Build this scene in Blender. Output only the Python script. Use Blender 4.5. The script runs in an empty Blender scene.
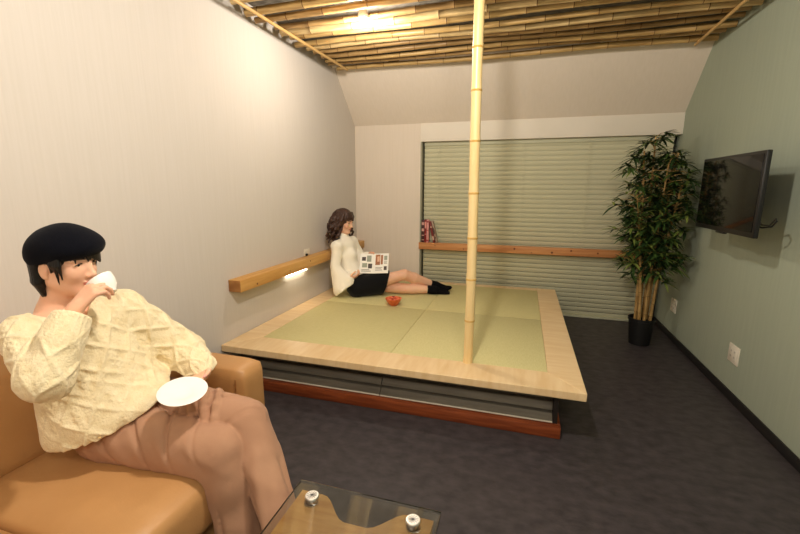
import bpy, bmesh, math, random
import numpy as np
from mathutils import Vector, Matrix
random.seed(7); rng = np.random.default_rng(7)
S = bpy.context.scene; COL = S.collection
PI = math.pi
H0 = 1.40            # camera height
XL, XR, YB, ZC = -1.95, 1.42, 4.646, 2.68
T = 0.327            # top of the tatami platform

# ------------------------------------------------------------------ materials
def lin(c):
    return tuple(((v/255)/12.92 if v/255 <= .04045 else ((v/255+.055)/1.055)**2.4) for v in c) + (1,)
def mat(name, col, rough=.6, spec=.4, col2=None, nscale=8, stretch=(1,1,1), ndetail=4, mix=(.35,.65), bump=0, bscale=60, bstretch=(1,1,1),
        metal=0, trans=0, emit=None, estr=0, sheen=0, coat=0, sss=0, ior=1.45, rvar=0):
    m = bpy.data.materials.new(name); m.use_nodes = True
    nt = m.node_tree; N = nt.nodes; L = nt.links; b = N['Principled BSDF']
    b.inputs['Base Color'].default_value = lin(col); b.inputs['Roughness'].default_value = rough
    b.inputs['Specular IOR Level'].default_value = spec; b.inputs['Metallic'].default_value = metal
    b.inputs['Transmission Weight'].default_value = trans; b.inputs['IOR'].default_value = ior
    b.inputs['Sheen Weight'].default_value = sheen; b.inputs['Coat Weight'].default_value = coat
    if sss: b.inputs['Subsurface Weight'].default_value = sss; b.inputs['Subsurface Radius'].default_value = (.01,.004,.002); b.inputs['Subsurface Scale'].default_value = 1
    if emit: b.inputs['Emission Color'].default_value = lin(emit); b.inputs['Emission Strength'].default_value = estr
    tc = N.new('ShaderNodeTexCoord')
    def noise(scale, st, det):
        mp = N.new('ShaderNodeMapping'); mp.inputs['Scale'].default_value = st
        n = N.new('ShaderNodeTexNoise'); n.inputs['Scale'].default_value = scale; n.inputs['Detail'].default_value = det
        L.new(tc.outputs['Object'], mp.inputs['Vector']); L.new(mp.outputs['Vector'], n.inputs['Vector']); return n
    if col2:
        n = noise(nscale, stretch, ndetail); r = N.new('ShaderNodeValToRGB')
        r.color_ramp.elements[0].position, r.color_ramp.elements[1].position = mix
        r.color_ramp.elements[0].color = lin(col); r.color_ramp.elements[1].color = lin(col2)
        L.new(n.outputs['Fac'], r.inputs['Fac']); L.new(r.outputs['Color'], b.inputs['Base Color'])
        if rvar:
            mr = N.new('ShaderNodeMapRange'); mr.inputs['To Min'].default_value = rough-rvar; mr.inputs['To Max'].default_value = rough+rvar
            L.new(n.outputs['Fac'], mr.inputs['Value']); L.new(mr.outputs['Result'], b.inputs['Roughness'])
    if bump:
        n = noise(bscale, bstretch, 3); bp = N.new('ShaderNodeBump'); bp.inputs['Strength'].default_value = bump; bp.inputs['Distance'].default_value = .01
        L.new(n.outputs['Fac'], bp.inputs['Height']); L.new(bp.outputs['Normal'], b.inputs['Normal'])
    return m
def wave_bump(m, scale, strength, axis='X', dist=.004):
    nt = m.node_tree; N = nt.nodes; L = nt.links
    tc = N.new('ShaderNodeTexCoord'); w = N.new('ShaderNodeTexWave'); w.bands_direction = axis; w.inputs['Scale'].default_value = scale; w.inputs['Distortion'].default_value = .4
    bp = N.new('ShaderNodeBump'); bp.inputs['Strength'].default_value = strength; bp.inputs['Distance'].default_value = dist
    L.new(tc.outputs['Object'], w.inputs['Vector']); L.new(w.outputs['Fac'], bp.inputs['Height']); L.new(bp.outputs['Normal'], N['Principled BSDF'].inputs['Normal'])
    return m
M = {}
M['wall_cream'] = mat('cream wallpaper', (208,201,193), .75, .2, (205,198,189), 6, (3,14,.4), bump=.05, bscale=14, bstretch=(2,9,.35))
M['wall_back'] = mat('cream wallpaper plain', (226,215,201), .75, .2, (223,212,197), 6, (9,3,.5), bump=.05, bscale=14, bstretch=(9,2,.35))
M['wall_white'] = mat('white board', (233,226,213), .6, .25, (229,222,208), 3, bump=.03)
M['wall_green'] = mat('sage green wallpaper', (164,173,155), .7, .25, (160,169,151), 5, (2,9,.5), bump=.05, bscale=20, bstretch=(1,6,.5))
M['floor'] = mat('charcoal vinyl', (70,64,66), .46, .38, (50,46,48), 14, (1,1.5,1), 8, (.3,.7), bump=.08, bscale=55, bstretch=(1,1.5,1), rvar=.08)
M['base_dark'] = mat('black skirting', (34,32,31), .5, .4)
M['ceil'] = mat('grey plaster with fibre', (136,130,120), .9, .1, (84,78,68), 22, (.7,2.5,1), 8, (.3,.7), bump=.5, bscale=70)
BAM = [mat('split bamboo '+n, a, .42, .45, b, 5, (1.2,9,9), 5, (.3,.75), bump=.06, bscale=70, bstretch=(.3,4,4)) for n,a,b in
       [('gold',(200,168,110),(152,118,68)), ('tan',(180,146,94),(126,96,56)), ('pale',(214,188,136),(172,140,88)), ('brown',(140,108,70),(96,70,42))]]
M['bam_node'] = mat('bamboo node', (112,80,44), .6)
M['rod'] = mat('pale rod', (208,172,112), .5, .4, (184,146,88), 6, (9,1,9))
M['post'] = mat('polished bamboo post', (236,212,158), .32, .5, (226,194,132), 4, (8,8,.7), 4, (.3,.75))
M['post_node'] = mat('bamboo post ring', (206,166,92), .4)
M['maple'] = mat('pale maple boards', (232,206,164), .36, .4, (220,188,140), 4, (1,7,2), 5, (.3,.7), bump=.02, rvar=.05)
M['maple_y'] = mat('pale maple boards lengthwise', (230,204,162), .36, .4, (218,186,138), 4, (7,1,2), 5, (.3,.7), bump=.02, rvar=.05)
M['tatami_a'] = wave_bump(mat('igusa matting', (208,199,146), .6, .3, (196,187,131), 30, (1,14,1)), 90, .25, 'Y')
M['tatami_b'] = wave_bump(mat('igusa matting turned', (211,203,150), .6, .3, (199,191,136), 30, (14,1,1)), 90, .25, 'X')  # slightly lighter: the sheen of the turned weave is put into the colour
M['grey_board'] = mat('grey board', (124,119,108), .6, .3, (108,103,93), 4, (1,10,10))
M['pale_lip'] = mat('pale edge strip', (198,190,174), .5, .3)
M['rail'] = mat('red stained rail', (140,70,36), .38, .5, (104,46,22), 5, (1,12,12), 5, (.3,.7))
M['void'] = mat('dark board', (40,35,32), .7)  # near-black, for the platform core, end post and brackets
M['pine'] = mat('pine beam', (214,168,100), .45, .4, (190,138,72), 3, (9,.8,9), 5, (.3,.7))
M['pine_end'] = mat('pine end grain', (176,126,72), .6, .3, (150,100,54), 14)
M['cedar'] = mat('knotty cedar', (214,158,104), .5, .35, (178,112,64), 3, (.8,9,9), 6, (.3,.72))
M['knot'] = mat('knot', (104,58,30), .6)
M['blind'] = mat('sage blind slat', (208,206,176), .5, .35)
M['blind_rail'] = mat('blind rail', (190,190,164), .5)
M['cord'] = mat('blind cord', (212,210,182), .8)
M['jamb'] = mat('grey green jamb', (150,148,128), .6)
M['alu'] = mat('dark window frame', (48,46,42), .4, .5)
M['glass_dark'] = mat('night window glass', (16,18,18), .05, .5)
M['black_plastic'] = mat('black plastic', (22,22,23), .35, .5)
M['screen'] = mat('dark glossy screen', (12,12,13), .08, .35)
M['steel'] = mat('grey bracket', (96,96,96), .4, .5, metal=.8)
M['plate'] = mat('ivory plate', (226,220,204), .4, .4)
M['slot'] = mat('socket slot', (30,28,26), .6)
M['leather'] = mat('tan leather', (188,142,92), .42, .45, (176,130,80), 3, bump=.07, bscale=140, rvar=.04)
M['piping'] = mat('leather piping', (146,98,52), .5)
M['foot_wood'] = mat('dark wooden foot', (50,36,26), .5)
M['skin'] = mat('skin', (232,186,156), .5, .35, (226,174,144), 9, sss=.15)
M['lips'] = mat('lips', (206,124,112), .4, .4)
M['nail'] = mat('nail', (232,170,158), .25, .5)
M['hair'] = mat('black hair', (11,10,10), .42, .4, (16,14,13), 30, (6,6,1), bump=.35, bscale=160, bstretch=(1,1,.12))
M['hair_brown'] = mat('dark brown hair', (50,33,26), .45, .45, (74,50,40), 20, (6,6,1), bump=.3, bscale=120, bstretch=(1,1,.2))
M['brow'] = mat('brow hair', (52,38,32), .7)
M['eye'] = mat('eye white', (222,214,206), .2, .5); M['iris'] = mat('iris', (38,24,18), .12, .5); M['lash'] = mat('lash', (20,16,15), .6)
M['beret'] = mat('navy black felt', (12,13,20), .95, .08, sheen=.04, bump=.25, bscale=260)
M['knit'] = mat('cream cable knit', (238,224,188), .9, .12, (230,213,172), 40, sheen=.2, bump=.45, bscale=150)
M['knit_white'] = mat('white fine knit', (244,238,222), .9, .12, sheen=.2, bump=.25, bscale=160)
M['trousers'] = mat('beige brown twill', (176,137,110), .9, .12, (168,128,102), 6, sheen=.08, bump=.1, bscale=300)
M['skirt'] = mat('black cloth', (15,15,17), .85, .15, sheen=.1)
M['sock'] = mat('black sock', (17,17,19), .95, .1, bump=.2, bscale=300)
M['china'] = mat('white china', (246,242,236), .12, .5)
M['coffee'] = mat('coffee', (42,24,14), .1, .5)
M['glass'] = mat('table glass', (238,248,244), .02)
def clear_glass(m):
    nt = m.node_tree; N = nt.nodes; L = nt.links; t = N.new('ShaderNodeBsdfTransparent'); t.inputs['Color'].default_value = (.93,.965,.945,1)
    g = N.new('ShaderNodeBsdfGlossy'); g.inputs['Roughness'].default_value = .02; f = N.new('ShaderNodeFresnel'); f.inputs['IOR'].default_value = 1.5; x = N.new('ShaderNodeMixShader')
    L.new(f.outputs['Fac'], x.inputs['Fac']); L.new(t.outputs['BSDF'], x.inputs[1]); L.new(g.outputs['BSDF'], x.inputs[2]); L.new(x.outputs['Shader'], N['Material Output'].inputs['Surface'])
clear_glass(M['glass'])
M['chrome'] = mat('brushed chrome', (232,230,224), .38, .5, metal=1)
M['table_wood'] = mat('oak veneer', (214,158,92), .35, .4, (190,128,66), 4, (1,7,1), 5)
M['pot'] = mat('black plant pot', (20,20,20), .5, .4); M['soil'] = mat('dark moss', (38,32,24), .95, .1, bump=.6, bscale=80)
M['cane'] = mat('tan plant cane', (182,150,96), .6, .3, (142,110,62), 10, (8,8,1)); M['cane_node'] = mat('cane ring', (110,84,50), .7)
LEAF = [mat('leaf '+n, c, .5, .35, c2, 14) for n,c,c2 in [('deep',(44,68,34),(30,50,26)), ('mid',(74,102,46),(54,80,38)), ('yellow',(136,150,74),(104,124,58))]]
M['bowl'] = mat('orange lacquer', (222,116,62), .3, .5, (206,98,48), 12)
M['candy_o'] = mat('orange wrapper', (232,120,84), .35); M['candy_r'] = mat('dark red wrapper', (120,34,28), .35)
M['page'] = mat('white page', (240,238,230), .5, .3); M['ink'] = mat('printed grey', (130,126,120), .6); M['pic_brown'] = mat('brown picture', (158,104,70), .5)
M['pic_dark'] = mat('dark picture', (74,64,58), .5); M['pic_green'] = mat('grey green picture', (150,156,140), .5); M['pic_skin'] = mat('pale picture', (222,180,150), .5)
M['led'] = mat('glowing led diffuser', (255,246,230), .5, emit=(255,240,214), estr=9)
M['lamp_glow'] = mat('lit lamp lens', (255,246,230), .5, emit=(255,238,208), estr=60)
M['white_metal'] = mat('white lamp ring', (226,222,212), .4)

# ------------------------------------------------------------------ objects
W = {}
def tag(o, label=None, cat=None, group=None, kind=None):
    if label: o['label'] = label
    if cat: o['category'] = cat
    if group: o['group'] = group
    if kind: o['kind'] = kind
    return o
def thing(name, label, cat, loc=(0,0,0), group=None):
    o = bpy.data.objects.new(name, None); COL.objects.link(o); o.location = loc; o.empty_display_size = .05
    W[o.name] = np.array(loc, float); return tag(o, label, cat, group)
class MB:
    def __init__(s): s.v = []; s.f = []; s.mi = []; s.sm = []
    def add(s, v, f, mi=0, smooth=False):
        o = len(s.v); s.v += [tuple(map(float, p)) for p in v]
        for q in f: s.f.append(tuple(i+o for i in q)); s.mi.append(mi); s.sm.append(smooth)
        return s
    def box(s, lo, hi, bev=0, mi=0, R=None, c=None, seg=2):
        bm = bmesh.new(); bmesh.ops.create_cube(bm, size=1)
        lo = np.array(lo, float); hi = np.array(hi, float); d = hi-lo; m = (lo+hi)/2
        for v in bm.verts: v.co = Vector((v.co.x*d[0], v.co.y*d[1], v.co.z*d[2]))
        if bev: bmesh.ops.bevel(bm, geom=bm.edges[:], offset=bev, segments=seg, affect='EDGES', profile=.5)
        bm.verts.index_update(); P = [np.array(v.co) for v in bm.verts]
        if R is not None: P = [np.array(R)@p for p in P]
        P = [p+m for p in P]
        s.add(P, [[v.index for v in f.verts] for f in bm.faces], mi, bev > 0); bm.free(); return s
    def tube(s, pts, rad, n=10, mi=0, cap=True, flat=None):
        pts = [np.array(p, float) for p in pts]; k = len(pts)
        if np.isscalar(rad): rad = [rad]*k
        V = []; up = None
        for i, p in enumerate(pts):
            t = pts[min(i+1, k-1)]-pts[max(i-1, 0)]; t = t/(np.linalg.norm(t)+1e-12)
            if up is None:
                a = np.array([0,0,1.]) if abs(t[2]) < .9 else np.array([1.,0,0]); up = a
            x = np.cross(t, up); x /= np.linalg.norm(x)+1e-12; y = np.cross(x, t); up = y
            for j in range(n):
                a = 2*PI*j/n; V.append(p+rad[i]*(math.cos(a)*x+math.sin(a)*y))
        F = []
        for i in range(k-1):
            for j in range(n): F.append((i*n+j, i*n+(j+1)%n, (i+1)*n+(j+1)%n, (i+1)*n+j))
        if cap: F.append(tuple(range(n-1,-1,-1))); F.append(tuple((k-1)*n+j for j in range(n)))
        return s.add(V, F, mi, True)
    def lathe(s, prof, c=(0,0,0), ax=(0,0,1), n=32, mi=0):
        ax = np.array(ax, float); ax /= np.linalg.norm(ax); a = np.array([1.,0,0]) if abs(ax[0]) < .9 else np.array([0,1.,0])
        x = np.cross(ax, a); x /= np.linalg.norm(x); y = np.cross(ax, x); c = np.array(c, float)
        V = [c+ax*z+r*(math.cos(2*PI*j/n)*x+math.sin(2*PI*j/n)*y) for r, z in prof for j in range(n)]
        F = [(i*n+j, i*n+(j+1)%n, (i+1)*n+(j+1)%n, (i+1)*n+j) for i in range(len(prof)-1) for j in range(n)]
        return s.add(V, F, mi, True)
    def prism(s, poly, lo, hi, axis=2, mi=0):
        # poly in the two other axes (cyclic order), extruded along axis
        def P(a, b, c): return {2:(a,b,c), 1:(a,c,b), 0:(c,a,b)}[axis]
        n = len(poly); V = [P(a,b,lo) for a,b in poly]+[P(a,b,hi) for a,b in poly]
        F = [tuple(range(n-1,-1,-1)), tuple(range(n,2*n))]+[(i,(i+1)%n,n+(i+1)%n,n+i) for i in range(n)]
        return s.add(V, F, mi)
    def mesh(s, name, mats, off):
        me = bpy.data.meshes.new(name); o = np.array(off, float)
        me.from_pydata([tuple(np.array(p)-o) for p in s.v], [], s.f)
        for m in (mats if isinstance(mats, (list,tuple)) else [mats]): me.materials.append(m)
        me.polygons.foreach_set('material_index', s.mi); me.polygons.foreach_set('use_smooth', s.sm)
        bm = bmesh.new(); bm.from_mesh(me); bmesh.ops.recalc_face_normals(bm, faces=bm.faces[:]); bm.to_mesh(me); bm.free()
        return me
    def build(s, name, mats, parent=None, loc=None, sharp=True):
        off = W[parent.name] if parent else np.array(loc if loc is not None else (0,0,0), float)
        me = s.mesh(name, mats, off); o = bpy.data.objects.new(name, me); COL.objects.link(o)
        if sharp:
            try: me.set_sharp_from_angle(angle=math.radians(40))
            except Exception: pass
        if parent: o.parent = parent
        else: o.location = tuple(off)
        W[o.name] = off; return o
def struct(name, mb, mats): return tag(mb.build(name, mats), kind='structure')
ORD = ['first','second','third','fourth','fifth','sixth','seventh','eighth','ninth','tenth','eleventh','twelfth','thirteenth','fourteenth','fifteenth','sixteenth','seventeenth','eighteenth','nineteenth','twentieth']

# ------------------------------------------------------------------ SDF sculpting
def unit(v): v = np.array(v, float); return v/np.linalg.norm(v)
class Vol:
    def __init__(s, lo, hi, h):
        s.lo = np.array(lo, float); s.h = h; s.n = np.ceil((np.array(hi)-s.lo)/h).astype(int)+1
        s.d = np.full(tuple(s.n), 1., np.float32)
    def blk(s, lo, hi):
        a = np.clip(np.floor((np.array(lo)-s.lo)/s.h).astype(int), 0, s.n); b = np.clip(np.ceil((np.array(hi)-s.lo)/s.h).astype(int)+1, 0, s.n)
        if np.any(b <= a): return None
        ax = [(s.lo[i]+s.h*np.arange(a[i], b[i])).astype(np.float32) for i in range(3)]
        return (slice(a[0],b[0]), slice(a[1],b[1]), slice(a[2],b[2])), ax[0][:,None,None], ax[1][None,:,None], ax[2][None,None,:]
    def op(s, fn, lo, hi, k, mode):
        m = k+3*s.h; B = s.blk(np.array(lo)-m, np.array(hi)+m)
        if B is None: return
        sl, X, Y, Z = B; b = fn(X, Y, Z).astype(np.float32); a = s.d[sl]
        if mode == 'add':
            if k: t = np.clip(.5+.5*(a-b)/k, 0, 1); s.d[sl] = a*(1-t)+b*t-k*t*(1-t)
            else: s.d[sl] = np.minimum(a, b)
        else:
            b = -b
            if k: t = np.clip(.5-.5*(a-b)/k, 0, 1); s.d[sl] = a*(1-t)+b*t+k*t*(1-t)
            else: s.d[sl] = np.maximum(a, b)
    def cap(s, p, q, r1, r2, k=.01, mode='add', pat=None, u=None, flat=1.):
        p = np.array(p, float); q = np.array(q, float); r = max(r1, r2)*max(1, flat)+.012
        ab = q-p; L2 = ab@ab+1e-12; ln = math.sqrt(L2); t0 = ab/ln
        if u is None: u = np.array([0,0,1.]) if abs(t0[2]) < .8 else np.array([0,1.,0])
        u = np.array(u, float); u = u-t0*(u@t0); u = unit(u); w = np.cross(t0, u)
        def fn(X, Y, Z):
            x, y, z = X-p[0], Y-p[1], Z-p[2]
            tt = (x*ab[0]+y*ab[1]+z*ab[2])/L2; t = np.clip(tt, 0, 1)
            x, y, z = x-t*ab[0], y-t*ab[1], z-t*ab[2]; rr = r1+(r2-r1)*t
            if flat != 1. or pat:
                cu = x*u[0]+y*u[1]+z*u[2]; cw = x*w[0]+y*w[1]+z*w[2]; ct = x*t0[0]+y*t0[1]+z*t0[2]
                d = np.sqrt((cu/flat)**2+cw**2+ct**2)-rr
                if pat: d = d-pat(tt*ln, np.arctan2(cw, cu/flat)*(.5*max(r1, r2)+.5*max(r1, r2)*flat))
                return d
            return np.sqrt(x*x+y*y+z*z)-rr
        s.op(fn, np.minimum(p, q)-r, np.maximum(p, q)+r, k, mode)
    def ell(s, c, r, R=None, k=.01, mode='add', pat=None):
        c = np.array(c, float); r = np.array(r, float); R = np.eye(3) if R is None else np.array(R)   # rows: local axes
        m = r.max()+.01; ext = np.sqrt(((R.T*r)**2).sum(1))+.012
        def fn(X, Y, Z):
            x, y, z = X-c[0], Y-c[1], Z-c[2]
            q = [x*R[i,0]+y*R[i,1]+z*R[i,2] for i in range(3)]
            k0 = np.sqrt(sum((q[i]/r[i])**2 for i in range(3)))+1e-6; k1 = np.sqrt(sum((q[i]/r[i]**2)**2 for i in range(3)))+1e-6
            d = k0*(k0-1)/k1
            if pat: d = d-pat(q[2], np.arctan2(q[1], q[0])*max(r[0], r[1]))
            return d
        s.op(fn, c-ext, c+ext, k, mode)
    def half(s, n, pt, k=0, lo=None, hi=None):      # removes the side the normal points to
        n = unit(n); pt = np.array(pt, float)
        hi_ = s.lo+s.h*s.n
        s.op(lambda X, Y, Z: pt@n-(X*n[0]+Y*n[1]+Z*n[2]), s.lo if lo is None else lo, hi_ if hi is None else hi, k, 'sub')
    def boxsub(s, lo, hi, k=0, r=0):
        c = (np.array(lo)+np.array(hi))/2; e = (np.array(hi)-np.array(lo))/2-r
        def fn(X, Y, Z):
            q = [abs(X-c[0])-e[0], abs(Y-c[1])-e[1], abs(Z-c[2])-e[2]]
            return np.sqrt(sum(np.maximum(t, 0)**2 for t in q))+np.minimum(np.maximum(np.maximum(q[0], q[1]), q[2]), 0)-r
        s.op(fn, lo, hi, k, 'sub')
    def disp(s, fn):
        X = (s.lo[0]+s.h*np.arange(s.n[0]))[:,None,None]; Y = (s.lo[1]+s.h*np.arange(s.n[1]))[None,:,None]; Z = (s.lo[2]+s.h*np.arange(s.n[2]))[None,None,:]
        s.d += fn(X.astype(np.float32), Y.astype(np.float32), Z.astype(np.float32)).astype(np.float32)
    def nets(s):
        d = s.d; d[[0,-1]] = 1; d[:,[0,-1]] = 1; d[:,:,[0,-1]] = 1
        ins = d < 0; c = np.zeros(tuple(s.n-1), np.int8)
        off = [(i,j,k) for i in (0,1) for j in (0,1) for k in (0,1)]
        def sh(a, o): return a[o[0]:a.shape[0]-1+o[0], o[1]:a.shape[1]-1+o[1], o[2]:a.shape[2]-1+o[2]]
        for o in off: c += sh(ins, o)
        act = np.argwhere((c > 0) & (c < 8)); idx = np.full(c.shape, -1, np.int32); idx[tuple(act.T)] = np.arange(len(act))
        val = {o: d[act[:,0]+o[0], act[:,1]+o[1], act[:,2]+o[2]] for o in off}
        acc = np.zeros((len(act), 3)); cnt = np.zeros(len(act))
        for o in off:
            for a in range(3):
                if o[a] == 0:
                    q = list(o); q[a] = 1; q = tuple(q); A, B = val[o], val[q]; m = (A < 0) != (B < 0)
                    t = np.where(m, A/np.where(m, A-B, 1), 0); pt = np.tile(np.array(o, float), (len(act), 1)); pt[:,a] += t
                    acc[m] += pt[m]; cnt[m] += 1
        V = s.lo+s.h*(act+acc/np.maximum(cnt, 1)[:,None]); F = []
        for a in range(3):
            b, c2 = (a+1)%3, (a+2)%3; sa = [slice(None)]*3; sb = [slice(None)]*3; sa[a] = slice(0,-1); sb[a] = slice(1,None)
            A = ins[tuple(sa)]; B = ins[tuple(sb)]; e = np.argwhere(A != B); e = e[(e[:,b] > 0) & (e[:,c2] > 0)]
            q = []
            for db, dc in ((1,1),(0,1),(0,0),(1,0)):
                p = e.copy(); p[:,b] -= db; p[:,c2] -= dc; q.append(idx[tuple(p.T)])
            q = np.stack(q, 1); fl = ~A[tuple(e.T)]; q[fl] = q[fl][:,::-1]; F.append(q)
        F = np.concatenate(F); F = F[(F >= 0).all(1)]
        return V, F
    def build(s, name, mats, parent, matfn=None, smooth=1):
        V, F = s.nets(); s.d = None
        for _ in range(smooth):
            acc = np.zeros_like(V); cn = np.zeros(len(V))
            for i in range(4):
                a, b = F[:,i], F[:,(i+1)%4]; np.add.at(acc, a, V[b]); np.add.at(cn, a, 1); np.add.at(acc, b, V[a]); np.add.at(cn, b, 1)
            V = V*.5+.5*acc/np.maximum(cn, 1)[:,None]
        off = W[parent.name]; me = bpy.data.meshes.new(name); v = (V-off)
        me.vertices.add(len(v)); me.vertices.foreach_set('co', v.ravel()); n = len(F)
        me.loops.add(n*4); me.loops.foreach_set('vertex_index', F.ravel().astype(np.int32))
        me.polygons.add(n); me.polygons.foreach_set('loop_start', np.arange(n, dtype=np.int32)*4)
        me.polygons.foreach_set('use_smooth', np.ones(n, bool))
        for m in mats: me.materials.append(m)
        if matfn is not None: me.polygons.foreach_set('material_index', matfn(V[F].mean(1)).astype(np.int32))
        me.update(calc_edges=True); me.validate()
        o = bpy.data.objects.new(name, me); COL.objects.link(o); o.parent = parent; W[o.name] = off; return o
def frame(yaw, pitch=0, roll=0):          # rows forward, left, up
    y, p, r = map(math.radians, (yaw, pitch, roll))
    F = np.array([math.cos(y)*math.cos(p), math.sin(y)*math.cos(p), math.sin(p)]); L = np.array([-math.sin(y), math.cos(y), 0]); U = np.cross(F, L)
    L2 = L*math.cos(r)+U*math.sin(r); U2 = -L*math.sin(r)+U*math.cos(r); return np.array([F, L2, U2])
def cables(s, a):                          # relief of a cable-knit: diamonds between rope columns
    def ridge(x, w): f = x-np.round(x); return np.exp(-(f/w)**2)
    dia = np.maximum(ridge(s/.115+a/.105, .095), ridge(s/.115-a/.105, .095))
    rope = np.maximum(ridge(a/.105+.5+.07*np.sin(2*PI*s/.055), .065), ridge(a/.105+.5-.07*np.sin(2*PI*s/.055), .065))
    return .0085*np.maximum(dia, .8*rope)-.003
def ribs(s, a): return .0016*np.sin(2*PI*a/.016)

# ------------------------------------------------------------------ anatomy
def head(V, c, R, s=1., lidz=0.):
    P = lambda *l: np.array(c)+s*(np.array(l)@R)
    E = lambda l, r, k=.012, mode='add', RR=None: V.ell(P(*l), s*np.array(r), R if RR is None else RR, k*s, mode)
    C = lambda a, b, r1, r2, k=.008, mode='add': V.cap(P(*a), P(*b), r1*s, r2*s, k*s, mode)
    E((-.014,0,.030), (.094,.074,.088)); E((.018,0,-.028), (.068,.058,.084), .03)
    for y in (1,-1):
        C((.0,y*.050,-.055), (.060,y*.010,-.094), .018, .016, .025); E((.052,y*.034,-.024), (.024,.022,.024), .02)
        E((.062,y*.030,.026), (.016,.026,.008), .014)
        E((.091,y*.031,.008), (.013,.017,.0105), .010, 'sub')
    E((.066,0,-.094), (.018,.020,.015), .02)
    C((.078,0,.012), (.098,0,-.022), .0065, .0085, .014); E((.098,0,-.028), (.011,.0095,.009), .008)
    for y in (1,-1): E((.090,y*.0115,-.031), (.009,.0065,.007), .006)
    E((.083,0,-.054), (.0105,.021,.0065), .005); E((.081,0,-.065), (.0105,.018,.007), .005); C((.096,-.018,-.0595), (.096,.018,-.0595), .0022, .0022, .003, 'sub')
    for y in (1,-1):
        ec = (.063,y*.031,.008); n = 7
        up = []; lw = []
        for i in range(n):
            f = -1+2*i/(n-1); yy = y*.031+f*.0145; arch = 1-f*f
            zz = .008+.0104*arch*(1-lidz)-.002*lidz*arch; xx = .063+math.sqrt(max(1e-6, .0140**2-(f*.0125)**2-(.0085*arch)**2)); up.append((xx,yy,zz+.0006))
            zz = .008-.0072*arch-.001*lidz; lw.append((xx-.0004,yy,zz))
        for i in range(n-1): C(up[i], up[i+1], .0027, .0027, .002); C(lw[i], lw[i+1], .0022, .0022, .003)
        RE = R; E((-.012,y*.074,-.012), (.016,.007,.028), .005); E((-.004,y*.082,-.006), (.008,.005,.014), .003, 'sub'); E((-.006,y*.073,-.036), (.008,.006,.009), .006)
    return P
def face_bits(parent, c, R, s, gaze, lidz=0., blink=False):
    P = lambda *l: np.array(c)+s*(np.array(l)@R); g = unit(np.array(gaze)@R)
    for y in (1,-1):
        m = MB(); r = .0132*s; prof = [(r*math.sin(a), r*math.cos(a)) for a in [0,.12,.2,.28,.36,.44,.5,.7,.9,1.2,1.6,2.1,2.6,PI]]
        m.lathe(prof, P(.063,y*.031,.008), g, 20)
        e = m.build('eyeball', [M['eye'], M['iris']], parent)
        ctr = P(.063,y*.031,.008)-W[parent.name]
        for p in e.data.polygons:
            d = np.array(p.center)-ctr; p.material_index = 1 if d@g/np.linalg.norm(d) > math.cos(.47) else 0
        up = []; b = []
        for i in range(9):
            f = -1+2*i/8; arch = 1-f*f; yy = y*.031+f*.0155
            xx = .0655+math.sqrt(max(1e-6, .0140**2-(f*.0125)**2-(.0060*arch)**2)); up.append(P(xx+.0012,yy,.0078+.0070*arch*(1-lidz)-.002*lidz*arch))
            o = f*y; b.append(P(.084-.010*max(0,o+.2)**1.5-.002*max(0,-o), y*.032+f*.020, .0285+.004*math.cos(f*1.3)-.002*max(0,-o)))
        MB().tube(up, [s*(.0009+.0009*math.sin(PI*(i+.5)/9)) for i in range(9)], 6).build('eyelashes', M['lash'], parent)
        MB().tube(b, [s*(.0012+.0022*math.sin(PI*(i+.7)/9.4)) for i in range(9)], 8).build('eyebrow', M['brow'], parent)
def hand(V, w, f, n, side, curl=(20,25,25), spread=.0, thumb=(.5,.3), s=1., k=.004, curls=None):
    # w wrist, f towards the knuckles, n out of the palm, side=+1/-1 so that the thumb lies at +t
    f = unit(f); n = np.array(n, float); n = unit(n-f*(n@f)); t = np.cross(f, n)*side; w = np.array(w, float)
    K = [w+s*(f*.078+t*.026), w+s*(f*.083+t*.009), w+s*(f*.079-t*.009), w+s*(f*.071-t*.025)]
    for i, q in enumerate(K):
        V.cap(w+s*(t*(.016-.0105*i)+f*.008), q, .0135*s, .0105*s, .010*s)
    V.cap(w-s*f*.02, w+s*f*.02, .0185*s, .020*s, .012*s); V.ell(w+s*(f*.03+t*.018+n*.006), s*np.array([.028,.015,.014]), np.array([f,t,n]), .008*s)
    Ls = [(.038,.023,.019), (.042,.026,.020), (.039,.024,.020), (.031,.018,.018)]; out = []
    for i, q in enumerate(K):
        a = 0; p = q; cc = curls[i] if curls else curl; d0 = unit(f+t*spread*(1.5-i)*.6)
        for j in range(3):
            a += math.radians(cc[j]); d = d0*math.cos(a)+n*math.sin(a); e = p+d*Ls[i][j]*s
            r = [.0088,.0080,.0072,.0062][j:j+2]; V.cap(p, e, r[0]*s, r[1]*s, k*s); p = e
        out.append(p)
    b = w+s*(f*.022+t*.024+n*.006); d = unit(t*.8+f*.75+n*thumb[0]); e1 = b+d*.040*s; d2 = unit(t*.25+f*.95+n*thumb[1]); e2 = e1+d2*.030*s; d3 = unit(-t*.05+f+n*thumb[1]); e3 = e2+d3*.022*s
    V.cap(b, e1, .0125*s, .0100*s, .008*s); V.cap(e1, e2, .0095*s, .0085*s, .004*s); V.cap(e2, e3, .0085*s, .0065*s, .004*s); out.append(e3)
    return out
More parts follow.
